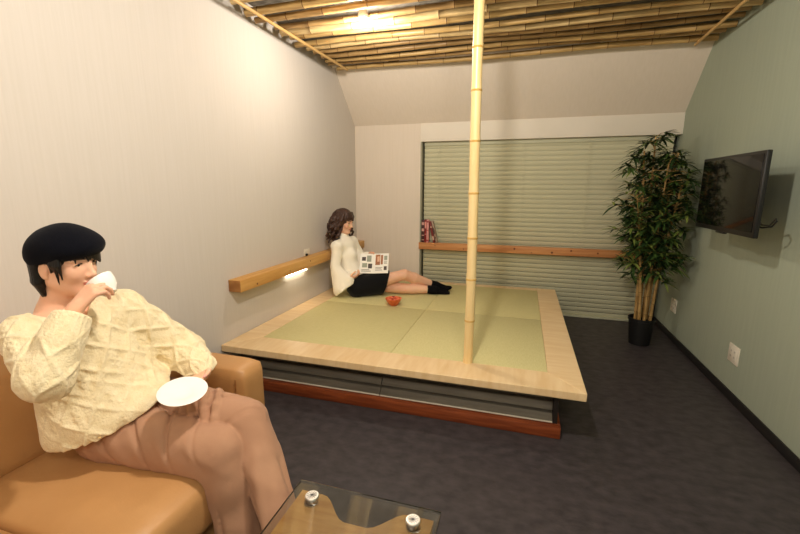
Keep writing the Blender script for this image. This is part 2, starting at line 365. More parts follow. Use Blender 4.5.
def foot(V, ank, toe, up, s=1., k=.012, toes=True, infl=0.):
    a = np.array(ank, float); f = unit(np.array(toe, float)-a); up = np.array(up, float); up = unit(up-f*(up@f)); t = np.cross(up, f)
    h = a-f*.030*s-up*.045*s; ball = a+f*.105*s-up*.055*s
    V.ell(h, s*np.array([.032,.027,.028])+infl, np.array([f,t,up]), .02*s); V.cap(a, h, .032*s+infl, .028*s+infl, .02*s)
    V.cap(a+f*.01*s, ball+up*.004*s, .034*s+infl, .022*s+infl, .02*s)
    for y in (-.022,0,.022): V.cap(h+t*y*.4*s, ball+t*y*s, .018*s+infl, .017*s+infl, .015*s)
    if toes:
        for i, y in enumerate((-.032,-.017,-.002,.013,.030)):
            V.cap(ball+t*y*s, ball+t*y*1.05*s+f*(.030+.004*i)*s-up*.004*s, .0095*s, (.0075+.0012*i)*s, .005*s)
    else: V.ell(ball+f*.02*s, np.array([.042,.040,.017])*s+infl, np.array([f,t,up]), .015*s)
P_A, P_B, P_C, P_D, EXPO = 22, 66, 42, 15, 0.58

# ------------------------------------------------------------------ camera
f_px, yaw, pit, rol = 405.81, .29024, .19257, .00368
cy, sy, cp, sp = math.cos(yaw), math.sin(yaw), math.cos(pit), math.sin(pit)
fw = Vector((-sy*cp, cy*cp, -sp)); rt = Vector((cy, sy, 0)); upv = rt.cross(fw)
r2 = rt*math.cos(rol)+upv*math.sin(rol); u2 = -rt*math.sin(rol)+upv*math.cos(rol)
cam = bpy.data.cameras.new('camera'); co = bpy.data.objects.new('camera', cam); COL.objects.link(co)
cam.sensor_width = 36; cam.lens = f_px/800*36; cam.clip_start = .02
co.matrix_world = Matrix(((r2.x,u2.x,-fw.x,0),(r2.y,u2.y,-fw.y,0),(r2.z,u2.z,-fw.z,H0),(0,0,0,1)))
S.camera = co

# ------------------------------------------------------------------ room shell
YR = -1.7; YG = 4.126; ZS = 2.11
struct('floor', MB().box((XL-.1,YR-.1,-.1),(XR+.1,YB+.25,0)), M['floor'])
struct('wall_left', MB().box((XL-.1,YR-.1,0),(XL,YB+.25,ZC)), M['wall_cream'])
struct('wall_right', MB().box((XR,YR-.1,0),(XR+.1,YB+.25,ZC)), M['wall_green'])
struct('wall_rear', MB().box((XL,YR-.1,0),(XR,YR,ZC)), M['wall_back'])
struct('ceiling', MB().box((XL-.1,YR-.1,ZC),(XR+.1,YG+.3,ZC+.1)), M['ceil'])
XW = -1.135
struct('wall_back', MB().box((XL,YB,0),(XW-.012,YB+.25,ZS)), M['wall_back'])
# sloping part of the back wall between wall top and ceiling
struct('wall_slope', MB().prism([(YB,ZS),(YB+.14,ZS),(YB+.14,ZC+.05),(YG-.05,ZC+.05),(YG-.05,ZC)], XL, XR, 0), M['wall_back'])
struct('trim_1', MB().box((XW-.012,YB-.012,1.912),(XR,YB+.12,ZS), .003), M['wall_white'])
struct('trim_2', MB().box((XW-.012,YB-.004,0),(XW+.006,YB+.12,1.912), .002), M['jamb'])
struct('trim_3', MB().box((XL,YG-.085,ZC-.075),(XR,YG-.035,ZC-.02), .004), M['wall_back'])
struct('wall_recess', MB().box((XW,YB+.2,0),(XR,YB+.25,ZC)), M['jamb'])
wm = MB()
for x0, x1 in ((XW+.01,XW+.06),(.10,.16),(XR-.05,XR)): wm.box((x0,YB+.14,.0),(x1,YB+.19,1.93))
wm.box((XW+.01,YB+.14,0),(XR,YB+.19,.06)); wm.box((XW+.01,YB+.14,1.87),(XR,YB+.19,1.93)); wm.box((XW+.06,YB+.16,.06),(.10,YB+.17,1.87), mi=1); wm.box((.16,YB+.16,.06),(XR-.05,YB+.17,1.87), mi=1)
struct('window_1', wm, [M['alu'], M['glass_dark']])
struct('baseboard_right', MB().box((XR-.012,YR,0),(XR,YB+.1,.062), .003), M['base_dark'])
struct('baseboard_left', MB().box((XL,YR,0),(XL+.012,2.2,.062), .003), M['base_dark'])

# ------------------------------------------------------------------ venetian blind
bx0, bx1, by = XW+.022, XR-.045, YB+.062
b = thing('venetian_blind', 'wide sage green venetian blind closed across the whole window', 'blind', ((bx0+bx1)/2, by, 0))
sl = MB(); pit_ = .0505; nsl = 37
for i in range(nsl):
    zc = 1.862-i*pit_; pr = []
    for j in range(6):
        q = -1+2*j/5; a = math.radians(70); bow = .0035*(1-q*q)
        pr.append((-q*.0268*math.cos(a)-bow*math.sin(a), q*.0268*math.sin(a)-bow*math.cos(a)))
    poly = [(by+y, zc+z) for y, z in pr]+[(by+y+.0012, zc+z+.0005) for y, z in reversed(pr)]
    V = [(x, y, z) for x in (bx0, bx1) for y, z in poly]; n = len(poly)
    sl.add(V, [(k,(k+1)%n,n+(k+1)%n,n+k) for k in range(n)]+[tuple(range(n)), tuple(range(2*n-1,n-1,-1))], 0, True)
sl.build('slats', M['blind'], b)
MB().box((bx0,by-.02,1.868),(bx1,by+.03,1.910), .003).build('headrail', M['blind_rail'], b)
MB().box((bx0,by-.022,.001),(bx1,by+.018,.022), .004).build('bottom_rail', M['blind_rail'], b)
for x in (-.95,-.03,.62,1.22):
    cdm = MB(); cdm.tube([(x,by-.026,1.87),(x,by-.026,.03)], .0016, 6); cdm.tube([(x+.014,by-.026,1.87),(x+.014,by-.026,.03)], .0016, 6); cdm.build('ladder_cord', M['cord'], b)

# ------------------------------------------------------------------ ledge in front of the window and books
lz0, lz1, ly0 = .694, .772, YB-.045
lg = MB(); lg.box((XW-.012,ly0,lz0),(XR-.002,YB+.03,lz1), .004)
ledge = lg.build('window_ledge', M['cedar']); tag(ledge, 'knotty reddish wood ledge running across the front of the blind', 'ledge')
for x, z, r in ((-.06,.745,.011),(.33,.722,.012),(.52,.75,.010),(-.62,.716,.007),(.78,.735,.009),(-.95,.742,.006),(.12,.712,.006)):
    MB().lathe([(0,.0012),(r*.6,.001),(r,.0)], (x,ly0,z), (0,-1,0), 14).build('knot', M['knot'], ledge)
def book(x, w, hgt, dep, ang, cover, label, stripes):
    cm = mat('book cover '+label[:24], cover, .5, .4); sm = mat('spine band '+label[:24], stripes[0], .5, .3)
    y0 = YB-.030
    t = thing('book', label, 'book', (x,y0,lz1), 'books at the left end of the ledge')
    def place(m):
        a = math.radians(ang); ca, sa = math.cos(a), math.sin(a)
        m.v = [(x+(p[0])*ca+p[2]*sa, y0+p[1], lz1+.0008-(p[0])*sa*1.0+p[2]*ca+(w*sa if ang > 0 else 0)) for p in m.v]; return m
    c = MB(); c.box((0,0,0),(.0022,dep,hgt), .0006); c.box((w-.0022,0,0),(w,dep,hgt), .0006); c.box((0,-.0015,0),(w,.0015,hgt), .001)
    place(c).build('cover', cm, t); place(MB().box((.0022,.0015,.003),(w-.0022,dep-.004,hgt-.003))).build('pages', M['page'], t)
    for z0, z1 in stripes[1]: place(MB().box((.002,-.0022,z0*hgt),(w-.002,-.0014,z1*hgt))).build('spine_print', sm, t)
book(-1.118,.034,.262,.055,0,(70,36,36),'thick dark maroon book with pale print, leftmost on the ledge',((206,160,150),[(.1,.13),(.3,.34),(.5,.62),(.78,.9)]))
book(-1.082,.022,.268,.055,0,(124,32,34),'dark red upright book second from the left on the ledge',((220,150,140),[(.35,.38),(.62,.9)]))
book(-1.058,.026,.266,.055,0,(214,150,144),'pinkish pale upright book between the dark red one and the leaning ones',((150,44,44),[(.06,.12),(.52,.56),(.88,.94)]))
book(-.978,.024,.252,.055,-12.5,(120,46,42),'reddish brown book leaning left against the pink book on the ledge',((206,170,150),[(.12,.3),(.7,.76)]))
book(-.944,.018,.258,.055,-13.5,(166,140,122),'greyish tan slim book leaning at the right end of the book row',((90,70,62),[(.2,.26),(.4,.7)]))

# ------------------------------------------------------------------ beam on the left wall, its light, small outlet
beam = MB().box((XL,2.315,.676),(XL+.102,YB,.762), .004, mi=0)
bt = thing('wall_beam', 'square pine beam fixed along the cream left wall behind the seated woman', 'beam', (XL,3.4,.676))
beam.build('beam', M['pine'], bt); e = MB().box((XL+.003,2.3135,.679),(XL+.099,2.3165,.759), .001); e.build('end_grain', M['pine_end'], bt)
for y, z, r in ((2.50,.70,.008),(3.3,.735,.007),(2.95,.71,.005)): MB().lathe([(0,.0012),(r*.6,.001),(r,0)], (XL+.102,y,z), (1,0,0), 14).build('knot', M['knot'], bt)
lt = thing('led_strip_light', 'glowing white strip light under the pine beam on the left wall', 'light', (XL,3.2,.655))
MB().box((XL,3.02,.650),(XL+.030,3.36,.676), .003).build('housing', M['white_metal'], lt); MB().box((XL+.006,3.03,.638),(XL+.034,3.35,.652), .004).build('diffuser', M['led'], lt)
ot = thing('wall_outlet', 'small white outlet on the left wall just above the pine beam', 'outlet', (XL,3.42,.80))
MB().box((XL,3.36,.766),(XL+.008,3.46,.826), .003).build('plate', M['plate'], ot); MB().box((XL+.007,3.375,.766),(XL+.022,3.40,.785), .002).build('plug', M['slot'], ot)

# ------------------------------------------------------------------ tatami platform
px0, px1, py0, py1 = XL+.004, .388, 2.19, 4.565; ix0, ix1, iy0, iy1 = -1.765, .200, 2.412, 4.46
pf = thing('tatami_platform', 'raised tatami platform with pale maple border and red-brown base rail', 'platform', ((px0+px1)/2,(py0+py1)/2,0))
def border(o, i, lo, hi, m, n):
    # four corners (outer0, outer1, inner1, inner0) with a bevelled underside
    b_ = MB(); zt, ze = hi, hi-.047
    V = [(*o[0],zt),(*o[1],zt),(*i[1],zt),(*i[0],zt),(*o[0],ze),(*o[1],ze),(*i[1],lo),(*i[0],lo)]
    b_.add(V, [(0,1,2,3),(4,7,6,5),(0,4,5,1),(1,5,6,2),(2,6,7,3),(3,7,4,0)])
    o_ = b_.build('border_board', m, pf); bv = o_.modifiers.new('bevel', 'BEVEL'); bv.width = .004; bv.segments = 2; bv.limit_method = 'ANGLE'; return o_
A = [(px0,py0),(px1,py0),(px1,py1),(px0,py1)]; B = [(ix0,iy0),(ix1,iy0),(ix1,iy1),(ix0,iy1)]
for i in range(4): border((A[i],A[(i+1)%4]), (B[i],B[(i+1)%4]), T-.075, T, M['maple'] if i in (1,3) else M['maple_y'], i)
mx, my = (ix0+ix1)/2, (iy0+iy1)/2
for i, (a, c) in enumerate((((ix0,iy0),(mx,my)),((mx,iy0),(ix1,my)),((ix0,my),(mx,iy1)),((mx,my),(ix1,iy1)))):
    MB().box((a[0]+.001,a[1]+.001,T-.04),(c[0]-.001,c[1]-.001,T-.001), .004).build('tatami_mat', M['tatami_a'] if i in (0,3) else M['tatami_b'], pf)
MB().box((px0,2.43,.0),(.255,py1,T-.076)).build('core', M['void'], pf)
for x0, x1 in ((px0,-.82),(-.815,.235)):
    for k in range(3):
        z0, y0 = .080+k*.054, 2.288+k*.034
        MB().prism([(y0,z0),(y0,z0+.006),(y0+.026,z0+.040),(y0+.06,z0+.040),(y0+.06,z0)], x0, x1, 0).build('base_board', M['grey_board'], pf)
    MB().box((x0,2.281,.076),(x1,2.300,.083), .001).build('edge_strip', M['pale_lip'], pf)
MB().box((px0,2.246,.0),(.28,2.30,.072), .006).build('base_rail', M['rail'], pf)
MB().box((.235,2.285,.072),(.262,2.435,T-.075), .002).build('end_post', M['void'], pf)
MB().box((.232,2.30,.0),(.28,py1,.072), .006).build('base_rail', M['rail'], pf)
for x in (px0+.03, .19):
    MB().prism([(2.215,T-.05),(2.345,T-.05),(2.345,T-.13)], x, x+.035, 0).build('bracket', M['void'], pf)

# ------------------------------------------------------------------ bamboo post
pp = (-.278,2.415)
bp = thing('bamboo_post', 'tall pale bamboo post standing on the front border of the platform', 'post', (*pp,T))
def culm(x, y, z): return (pp[0]+.006*math.sin(z*2.1), pp[1], z)
nodes = [.327,.60,.86,1.11,1.37,1.66,1.93,2.15,2.40,2.675]
cm = MB()
for a, c in zip(nodes[:-1], nodes[1:]):
    zs = np.linspace(a, c, 7); cm.tube([culm(0,0,z) for z in zs], [.0305 if j in (0,6) else .0285 for j in range(7)], 20)
cm.build('culm', M['post'], bp)
for z in nodes[1:-1]:
    n_ = MB(); x, y, _ = culm(0,0,z); n_.lathe([(.0300,-.006),(.0320,-.003),(.0306,0),(.0326,.003),(.0300,.006)], (x,y,z), (0,0,1), 20); n_.build('node_ring', M['post_node'], bp)

# ------------------------------------------------------------------ ceiling bamboo
def culm_mesh(m, pts, r0, r1, nodes, n=12, ring=.004, up=.10):
    # one connected tube along pts(q), q in 0..1, that swells and darkens at the nodes; length in metres
    Q = sorted(set([round(q, 5) for q in np.linspace(0, 1, 16)]+[0, 1])); L_ = np.linalg.norm(np.array(pts(1))-np.array(pts(0))); e = ring/L_
    Q = [q for q in Q if all(abs(q-k) > 3.2*e for k in nodes)]
    st = [(q, 0, 0) for q in Q]
    for k in nodes: st += [(k-2.4*e, 0, 0), (k-.8*e, up, 1), (k, up*.25, 1), (k+.8*e, up*.8, 1), (k+2.4*e, 0, 0)]
    st = [t for t in sorted(st) if 0 <= t[0] <= 1]; i0 = len(m.f)
    m.tube([pts(t[0]) for t in st], [(r0+(r1-r0)*t[0])*(1+t[1]) for t in st], n)
    for i in range(len(st)-1):
        if st[i][2] or st[i+1][2]:
            if st[i][2] and st[i+1][2]:
                for j in range(n): m.mi[i0+i*n+j] = 1
    return m
ys = []; y = 4.03
while len(ys) < 20:
    if abs(y-pp[1]) < .065: y = pp[1]-.066
    ys.append(y); y -= random.choice((.102,.112,.122,.134,.168,.146))
    if abs(y-pp[1]) < .065 and ys[-1]-y > .12: y = pp[1]+.066 if ys[-1]-(pp[1]+.066) > .06 else y
for i, y in enumerate(ys):
    r = random.uniform(.019,.026); z = 2.585+random.uniform(-.012,.014); tilt = random.uniform(-.008,.008); bow = random.uniform(-.010,.010)
    if abs(y-pp[1]) < .2: tilt = bow = 0
    x0 = XL+random.uniform(.03,.11); x1 = XR-random.uniform(.005,.05); tone = random.choice((0,0,1,1,2,0,3))
    L_ = x1-x0; pts = lambda q: (x0+L_*q, y+tilt*q*2+bow*math.sin(PI*q), z+.006*math.sin((x0+L_*q)*3+i))
    nd = []; q = random.uniform(.03,.09)
    while q < .985: nd.append(q); q += random.uniform(.075,.105)
    look = ['golden','tan','pale','dark brown'][tone]; t = random.choice((.86,1.14))
    o = culm_mesh(MB(), pts, r*t, r*(2-t), nd).build('bamboo_pole', [BAM[tone], M['bam_node']], None, ((x0+x1)/2,y,z))
    tag(o, f'{look} bamboo pole across the ceiling, {ORD[i]} counted from the back wall', 'bamboo pole', 'bamboo poles across the ceiling')
for nm, xa, xb, ya, yb in (('left',-1.80,-1.742,2.2,3.98),('right',1.235,1.262,2.6,4.10)):
    o = MB().tube([(xa+(xb-xa)*q, ya+(yb-ya)*q, 2.545) for q in np.linspace(0,1,8)], [.0115]*8, 10).build('ceiling_rod', M['rod'], None, (xa,ya,2.545))
    tag(o, f'thin pale rod under the ceiling bamboo beside the {"cream left" if nm=="left" else "green right"} wall', 'rod', 'thin rods under the ceiling bamboo')
# small fittings at the top of the slope
sen = thing('ceiling_sensor', 'tiny white sensor box at the top of the slope near the green wall', 'sensor', (.885,YG-.02,2.60))
MB().box((.865,YG-.04,2.572),(.905,YG+.01,2.612), .005).build('case', M['plate'], sen); MB().lathe([(0,.008),(.008,.006),(.010,0)], (.885,YG-.04,2.590), (0,-1,0), 12).build('lens', M['white_metal'], sen)
tag(MB().box((-1.33,YG-.100,2.588),(-1.22,YG-.086,2.606), .003).build('ceiling_clip', M['knot'], None, (-1.27,YG-.093,2.597)), 'small dark clip on the strip where ceiling meets the sloping wall', 'clip')

# ------------------------------------------------------------------ ceiling lamps, plus added fill lamps
def lamp(x, y, z, power, label, rad=.05, col=(1,.905,.79)):
    t = thing('downlight_or_fill', label, 'ceiling light', (x,y,z))
    MB().lathe([(.034,.0),(.040,-.002),(.040,.012),(.030,.05),(.018,.07),(.012,.14)], (x,y,z), (0,0,1), 24).build('housing', M['white_metal'], t)
    MB().lathe([(0,-.008),(.014,-.007),(.026,-.003),(.0335,.003)], (x,y,z), (0,0,1), 24).build('lens', M['lamp_glow'], t)
    l = bpy.data.lights.new('lamp', 'POINT'); l.energy = power; l.color = col; l.shadow_soft_size = rad
    o = bpy.data.objects.new('lamp', l); COL.objects.link(o); o.parent = t; o.location = (0,0,-.06-rad); return t
lamp(-1.13, 2.875, 2.545, P_A, 'lit ceiling downlight among the bamboo poles over the platform')
lamp(-.33, 1.15, 2.535, P_B, 'lit ceiling downlight above the far end of the glass table')
lamp(.45, -.55, 2.535, P_C, 'added unseen fill light behind the camera on the green wall side', .12)  # unseen lamp added to raise the overall brightness from the camera side
lamp(-.85, -.75, 2.535, P_D, 'added unseen fill light behind the camera on the sofa side', .12)  # second unseen lamp, added as fill over the sofa side

# ------------------------------------------------------------------ television
tx, ty0, ty1, tz0, tz1 = 1.185, 2.605, 3.378, 1.140, 1.600
tv = thing('television', 'black flat television on a bracket on the green wall', 'television', (XR,(ty0+ty1)/2,(tz0+tz1)/2))
MB().box((tx,ty0,tz0),(tx+.026,ty1,tz1), .005).build('casing', M['black_plastic'], tv)
MB().box((tx-.003,ty0+.018,tz0+.030),(tx+.002,ty1-.018,tz1-.018), .001).build('screen', M['screen'], tv)
MB().box((tx+.02,ty0+.16,tz0+.06),(tx+.075,ty1-.14,tz1-.12), .02).build('rear_housing', M['black_plastic'], tv)
MB().box((tx-.004,(ty0+ty1)/2-.05,tz0-.010),(tx+.02,(ty0+ty1)/2+.05,tz0+.002), .003).build('sensor_bar', M['black_plastic'], tv)
am = MB(); am.box((tx+.07,3.12,1.28),(tx+.085,3.26,1.46), .003); am.box((tx+.08,3.17,1.33),(XR-.012,3.22,1.39), .004); am.box((XR-.014,3.12,1.24),(XR,3.26,1.48), .003)
am.build('bracket', M['steel'], tv)
MB().tube([(tx+.04,2.72,1.21),(tx+.060,2.66,1.195),(tx+.080,2.615,1.205),(tx+.090,2.60,1.235),(tx+.105,2.64,1.245),(tx+.14,2.76,1.20),(tx+.19,2.95,1.19),(XR-.01,3.13,1.26)], .0045, 8).build('cable', M['black_plastic'], tv)

# ------------------------------------------------------------------ wall sockets
for y, z, lb in ((3.10,.312,'ivory wall socket low on the green wall nearer the camera'),(4.265,.322,'ivory wall socket low on the green wall beside the potted plant')):
    t = thing('wall_socket', lb, 'socket', (XR,y,z), 'sockets on the green wall')
    MB().box((XR-.008,y-.068,z-.062),(XR,y+.068,z+.062), .003).build('plate', M['plate'], t)
    MB().box((XR-.011,y-.045,z-.040),(XR-.007,y+.045,z+.040), .002).build('insert', M['plate'], t)
    for dy in (-.022,.022):
        for dz in (-.018,.018):
            s_ = MB(); s_.box((XR-.0116,y+dy-.006,z+dz-.006),(XR-.0108,y+dy-.004,z+dz+.006)); s_.box((XR-.0116,y+dy+.004,z+dz-.006),(XR-.0108,y+dy+.006,z+dz+.006)); s_.build('slot', M['slot'], t)

# ------------------------------------------------------------------ potted plant
pc = np.array((1.10,4.03,0.))
pl = thing('potted_bamboo', 'tall leafy potted bamboo in a black pot in the back right corner', 'potted plant', pc)
MB().lathe([(0,.0),(.082,.0),(.086,.004),(.104,.225),(.112,.228),(.112,.250),(.103,.250),(.100,.215),(0,.215)], pc, (0,0,1), 32).build('pot', M['pot'], pl)
MB().lathe([(0,.236),(.05,.232),(.1005,.222)], pc, (0,0,1), 24).build('soil', M['soil'], pl)
canes = []
for i, (a, b_, top) in enumerate((((-.055,-.01),(-.13,.02),1.72),((-.02,.03),(-.04,.08),1.84),((.01,-.035),(.04,-.07),1.60),((.04,.02),(.14,.06),1.70),((.065,-.01),(.15,-.10),1.45),((-.035,-.05),(-.17,-.08),1.35),((.02,.06),(.07,.12),1.5))):
    zs = np.linspace(.22, top, 12); pts = [pc+np.array((a[0]+(b_[0]-a[0])*q**1.5, a[1]+(b_[1]-a[1])*q**1.5, z)) for q, z in zip(np.linspace(0,1,12), zs)]
    canes.append(pts); A_ = A_P = np.array(pts)
    f_ = lambda q: tuple(np.array([np.interp(q, np.linspace(0,1,12), A_P[:,k]) for k in range(3)]))
    culm_mesh(MB(), f_, .0145, .006, [.06+.095*k+random.uniform(-.02,.02) for k in range(9)], 10, .003, .14).build('cane', [M['cane'], M['cane_node']], pl)
lf = MB(); tw = MB()
def leaf(base, d, ln, wd, mi):
    d = unit(d); side = unit(np.cross(d, (0,0,1))+np.array((1e-4,0,0))); V = []; n = 5
    nrm = np.cross(side, d)
    for j in range(n+1):
        q = j/n; w_ = wd*math.sin(PI*min(1,q*.93+.07))**.8*(1-.35*q); c = np.array(base)+d*ln*q-np.array((0,0,1))*ln*.38*q*q
        V += [c-side*w_, c-nrm*w_*.25, c+side*w_]
    F = []
    for j in range(n):
        o = 3*j; F += [(o,o+1,o+4,o+3),(o+1,o+2,o+5,o+4)]
    lf.add(V, F, mi, True)
for pts in canes:
    for ci in range(58):
        q = random.uniform(.18,1)**.75; z = pts[0][2]+(pts[-1][2]-pts[0][2])*q; fi = q*11; i0 = min(10, int(fi)); p = pts[i0]+(pts[i0+1]-pts[i0])*(fi-i0)
        if p[2] < .62 and random.random() < .6: continue
        az = random.uniform(0, 2*PI); out = random.uniform(.02,.19)*(1.0 if .7 < p[2] < 1.6 else .55)
        e = p+np.array((math.cos(az)*out, math.sin(az)*out, random.uniform(-.02,.07)))
        e[0] = min(e[0], XR-.10)
        tw.tube([p, (p+e)/2+np.array((0,0,.012)), e], [.003,.0024,.0016], 5)
        up_ = random.uniform(-.1,.6)
        for k in range(random.randint(8,11)):
            a2 = az+random.uniform(-1.9,1.9); ln = random.uniform(.085,.165)
            d = np.array((math.cos(a2), math.sin(a2), random.uniform(-.35,.75)+up_*.4))
            if e[0]+d[0]*ln > XR-.02: d[0] *= -.5
            leaf(e-d*.004, d, ln, random.uniform(.010,.017), random.choices((0,1,2),(4,5,2))[0])
lf.add(tw.v, tw.f, 3, True); lf.build('leaves', LEAF+[M['cane']], pl, sharp=False)

# ------------------------------------------------------------------ sofa
def rbox(lo, hi, r, crown=(0,0,0), n=10, pinch=0):
    # rounded, slightly domed cushion
    lo = np.array(lo, float); hi = np.array(hi, float); c = (lo+hi)/2; e = (hi-lo)/2; m = MB()
    g = [math.tan(PI/4*t) for t in np.linspace(-1,1,n+1)]
    for ax in range(3):
        for sg in (1,-1):
            V = []; b1, b2 = (ax+1)%3, (ax+2)%3
            for u in g:
                for v in g:
                    p = np.zeros(3); p[ax] = sg; p[b1] = u; p[b2] = v
                    w = p*e; inn = np.clip(w, -(e-r), e-r); d = w-inn; nn = np.linalg.norm(d)
                    # spread the grid so that the rounding gets most of the loops
                    q = inn+d/nn*r if nn > 1e-9 else w
                    for k in range(3):
                        if crown[k]:
                            o1, o2 = (k+1)%3, (k+2)%3; q[k] += np.sign(q[k])*crown[k]*(1-(q[o1]/e[o1])**2)*(1-(q[o2]/e[o2])**2)*(abs(q[k])/e[k])
                    V.append(c+q)
            N_ = n+1; F = [(i*N_+j, (i+1)*N_+j, (i+1)*N_+j+1, i*N_+j+1) for i in range(n) for j in range(n)]
            m.add(V, F, 0, True)
    return m
def weld(o):
    bm = bmesh.new(); bm.from_mesh(o.data); bmesh.ops.remove_doubles(bm, verts=bm.verts[:], dist=.0004); bmesh.ops.recalc_face_normals(bm, faces=bm.faces[:]); bm.to_mesh(o.data); bm.free(); return o
sf = thing('sofa', 'tan leather sofa against the left wall in front of the platform', 'sofa', (-1.45,.65,0))
weld(rbox((-1.90,-.27,.06),(-1.06,1.42,.27), .03, n=14).build('base', M['leather'], sf, sharp=False))
for y0, y1 in ((-.09,.655),(.665,1.390)):
    weld(rbox((-1.74,y0,.22),(-.975,y1,.425), .05, (.012,.006,.012), 16).build('seat_cushion', M['leather'], sf, sharp=False))
    bc = rbox((-1.86,y0,.40),(-1.64,y1,.80), .06, (.020,0,.012), 16)
    bc.v = [(p[0]-.10*(p[2]-.42)/.38*.75, p[1], p[2]) for p in bc.v]
    weld(bc.build('back_cushion', M['leather'], sf, sharp=False))
bk = rbox((-1.945,-.25,.06),(-1.80,1.54,.70), .03, n=12); weld(bk.build('back_frame', M['leather'], sf, sharp=False))
for y0, y1 in ((-.27,-.095),(1.395,1.560)):
    ar = weld(rbox((-1.93,y0,.06),(-1.14,y1,.602), .035, (.004,.004,.004), 16).build('arm', M['leather'], sf, sharp=False))
    s_ = MB(); yy = y0 if y0 > 0 else y1
    s_.tube([(-1.180,yy,.10),(-1.180,yy,.35),(-1.180,yy,.56)], .0022, 6); s_.build('seam', M['piping'], ar)
for x in (-1.86,-1.06):
    for y in (-.2,1.48): MB().lathe([(0,0),(.022,0),(.026,.06),(0,.06)], (x,y,0), (0,0,1), 16).build('foot', M['foot_wood'], sf)

# ------------------------------------------------------------------ glass table
gz = .42
gt = thing('glass_table', 'low coffee table with clear glass top, chrome caps and oak shelf', 'table', (-.43,.62,0))
gl = MB(); gl.box((-.672,.17,gz-.010),(-.185,1.078,gz), .0025); gl.build('glass_top', M['glass'], gt)
for x in (-.597,-.260):
    for y in (1.016,.232):
        pm = MB(); pm.lathe([(0,.0),(.024,.0),(.030,.3755),(0,.3755)], (x,y,0), (0,0,1), 24); pm.build('leg', M['table_wood'], gt)
        cpm = MB(); cpm.lathe([(0,.4005),(.016,.4005),(.016,gz),(.0225,gz),(.0225,gz+.004),(.0205,gz+.0065),(.004,gz+.0072),(0,gz+.0060)], (x,y,0), (0,0,1), 28)
        cp_ = cpm.build('cap', M['chrome'], gt)
        g_ = MB()
        for a in range(6): g_.box((x-.0165,y-.0006,gz+.0064),(x+.0165,y+.0006,gz+.0076), R=Matrix.Rotation(PI*a/6, 3, 'Z'))
        g_.build('cross_slot', M['steel'], cp_)
xa, xb, yb = -.655, -.205, 1.056                       # wooden deck with hollowed ends
def hollow(n=24):
    out = []
    for i in range(n+1):
        q = i/n; x = xa+(xb-xa)*q; d = min(q, 1-q)*(xb-xa); t = min(1, max(0, (d-.080)/.11)); out.append((x, yb-.085*t*t*(3-2*t)))
    return out
hb = hollow(); poly = hb+[(x, .17+1.078-y) for x, y in reversed(hb)]
MB().prism(poly, .376, .400).build('deck', M['table_wood'], gt)

# ------------------------------------------------------------------ woman on the sofa
A3 = np.array
w1 = thing('person', 'person in cream cable-knit sweater and navy beret sipping from a cup on the sofa', 'person', (-1.42,1.0,.42))
HC = A3((-1.478,.974,1.147)); HR = frame(14, -8, 2); hs = .98
NB = A3((-1.530,.955,.970)); RS = A3((-1.510,.840,.935)); LS = A3((-1.485,1.155,.930))
RE = A3((-1.305,.765,.862)); RWr = A3((-1.328,.880,1.022)); LE = A3((-1.345,1.295,.710)); LWr = A3((-1.155,1.200,.692))
RH, LH = A3((-1.41,1.005,.520)), A3((-1.39,1.19,.535)); RK, LK = A3((-.955,1.040,.500)), A3((-.920,1.135,.563)); RA, LA = A3((-.885,1.035,.10)), A3((-.700,1.005,.262))
def leg(V, h, k, a, rs, inf=0, kk=.02):
    V.cap(h, k, rs[0]+inf, rs[1]+inf, kk); m = k+(a-k)*.3; V.cap(k, m, rs[1]+inf, rs[2]+inf, kk); V.cap(m, a, rs[2]+inf, rs[3]+inf, kk)
vox = .0034
V = Vol((-1.72,.68,.0), (-.52,1.36,1.30), vox)
for c, r in (((-1.43,1.10,.54),(.10,.15,.10)), ((-1.46,1.05,.70),(.085,.125,.14)), ((-1.50,.985,.84),(.09,.145,.12))): V.ell(c, r, k=.04)
V.cap(RS, LS, .052, .052, .04); V.cap(NB+A3((0,0,-.06)), NB, .075, .056, .03); V.cap(NB, HC+A3((-.022,.0,-.05)), .053, .047, .02)
for s_, e_, w_ in ((RS,RE,RWr),(LS,LE,LWr)):
    V.cap(s_, e_, .045, .036, .03); V.cap(e_, w_, .036, .022, .02)
V.cap(RH, LH, .09, .09, .04)
leg(V, RH, RK, RA, (.070,.050,.048,.033)); leg(V, LH, LK, LA, (.070,.050,.048,.033))
foot(V, RA, RA+A3((1,.0,-.02)), (0,0,1), .95); foot(V, LA, LA+A3((.62,-.1,-.62)), (.7,-.1,.7), .95)
head(V, HC, HR, hs)
vr, vu, vv = A3((.55,.83,0)), A3((-.12,.08,.99)), unit((-.83,.55,-.16))
ft = hand(V, RWr, .68*vr+.73*vu, .55*vv+.8*(.73*vr-.68*vu), 1, s=.93, curls=[(38,42,30),(40,44,30),(42,46,30),(44,48,30)], thumb=(.5,.3), k=.003)
fl = hand(V, LWr, (.26,-.93,-.12), (-.1,-.12,1), -1, s=.93, curl=(8,14,10), thumb=(.75,.05), k=.003)
print('thumb', fl[-1], 'fingers', [f.round(3) for f in fl[:4]], 'R', [f.round(3) for f in ft])
mh = HC+hs*(A3((.088,0,-.060))@HR)
def w1mat(c):
    q = (c-HC)@HR.T/hs; o = np.zeros(len(c), int)
    o[(q[:,0] > .078) & (abs(q[:,1]) < .0215) & (q[:,2] < -.0485+.002*np.cos(q[:,1]*400)-abs(q[:,1])*.25) & (q[:,2] > -.0715+abs(q[:,1])*.45)] = 1
    for t in (fl[-1],): o[np.linalg.norm(c-(t+A3((0,0,.005))), axis=1) < .007] = 2
    return o
body = V.build('body', [M['skin'], M['lips'], M['nail']], w1, w1mat, 1)
face_bits(w1, HC, HR, hs, (1,.02,-.06), .05)
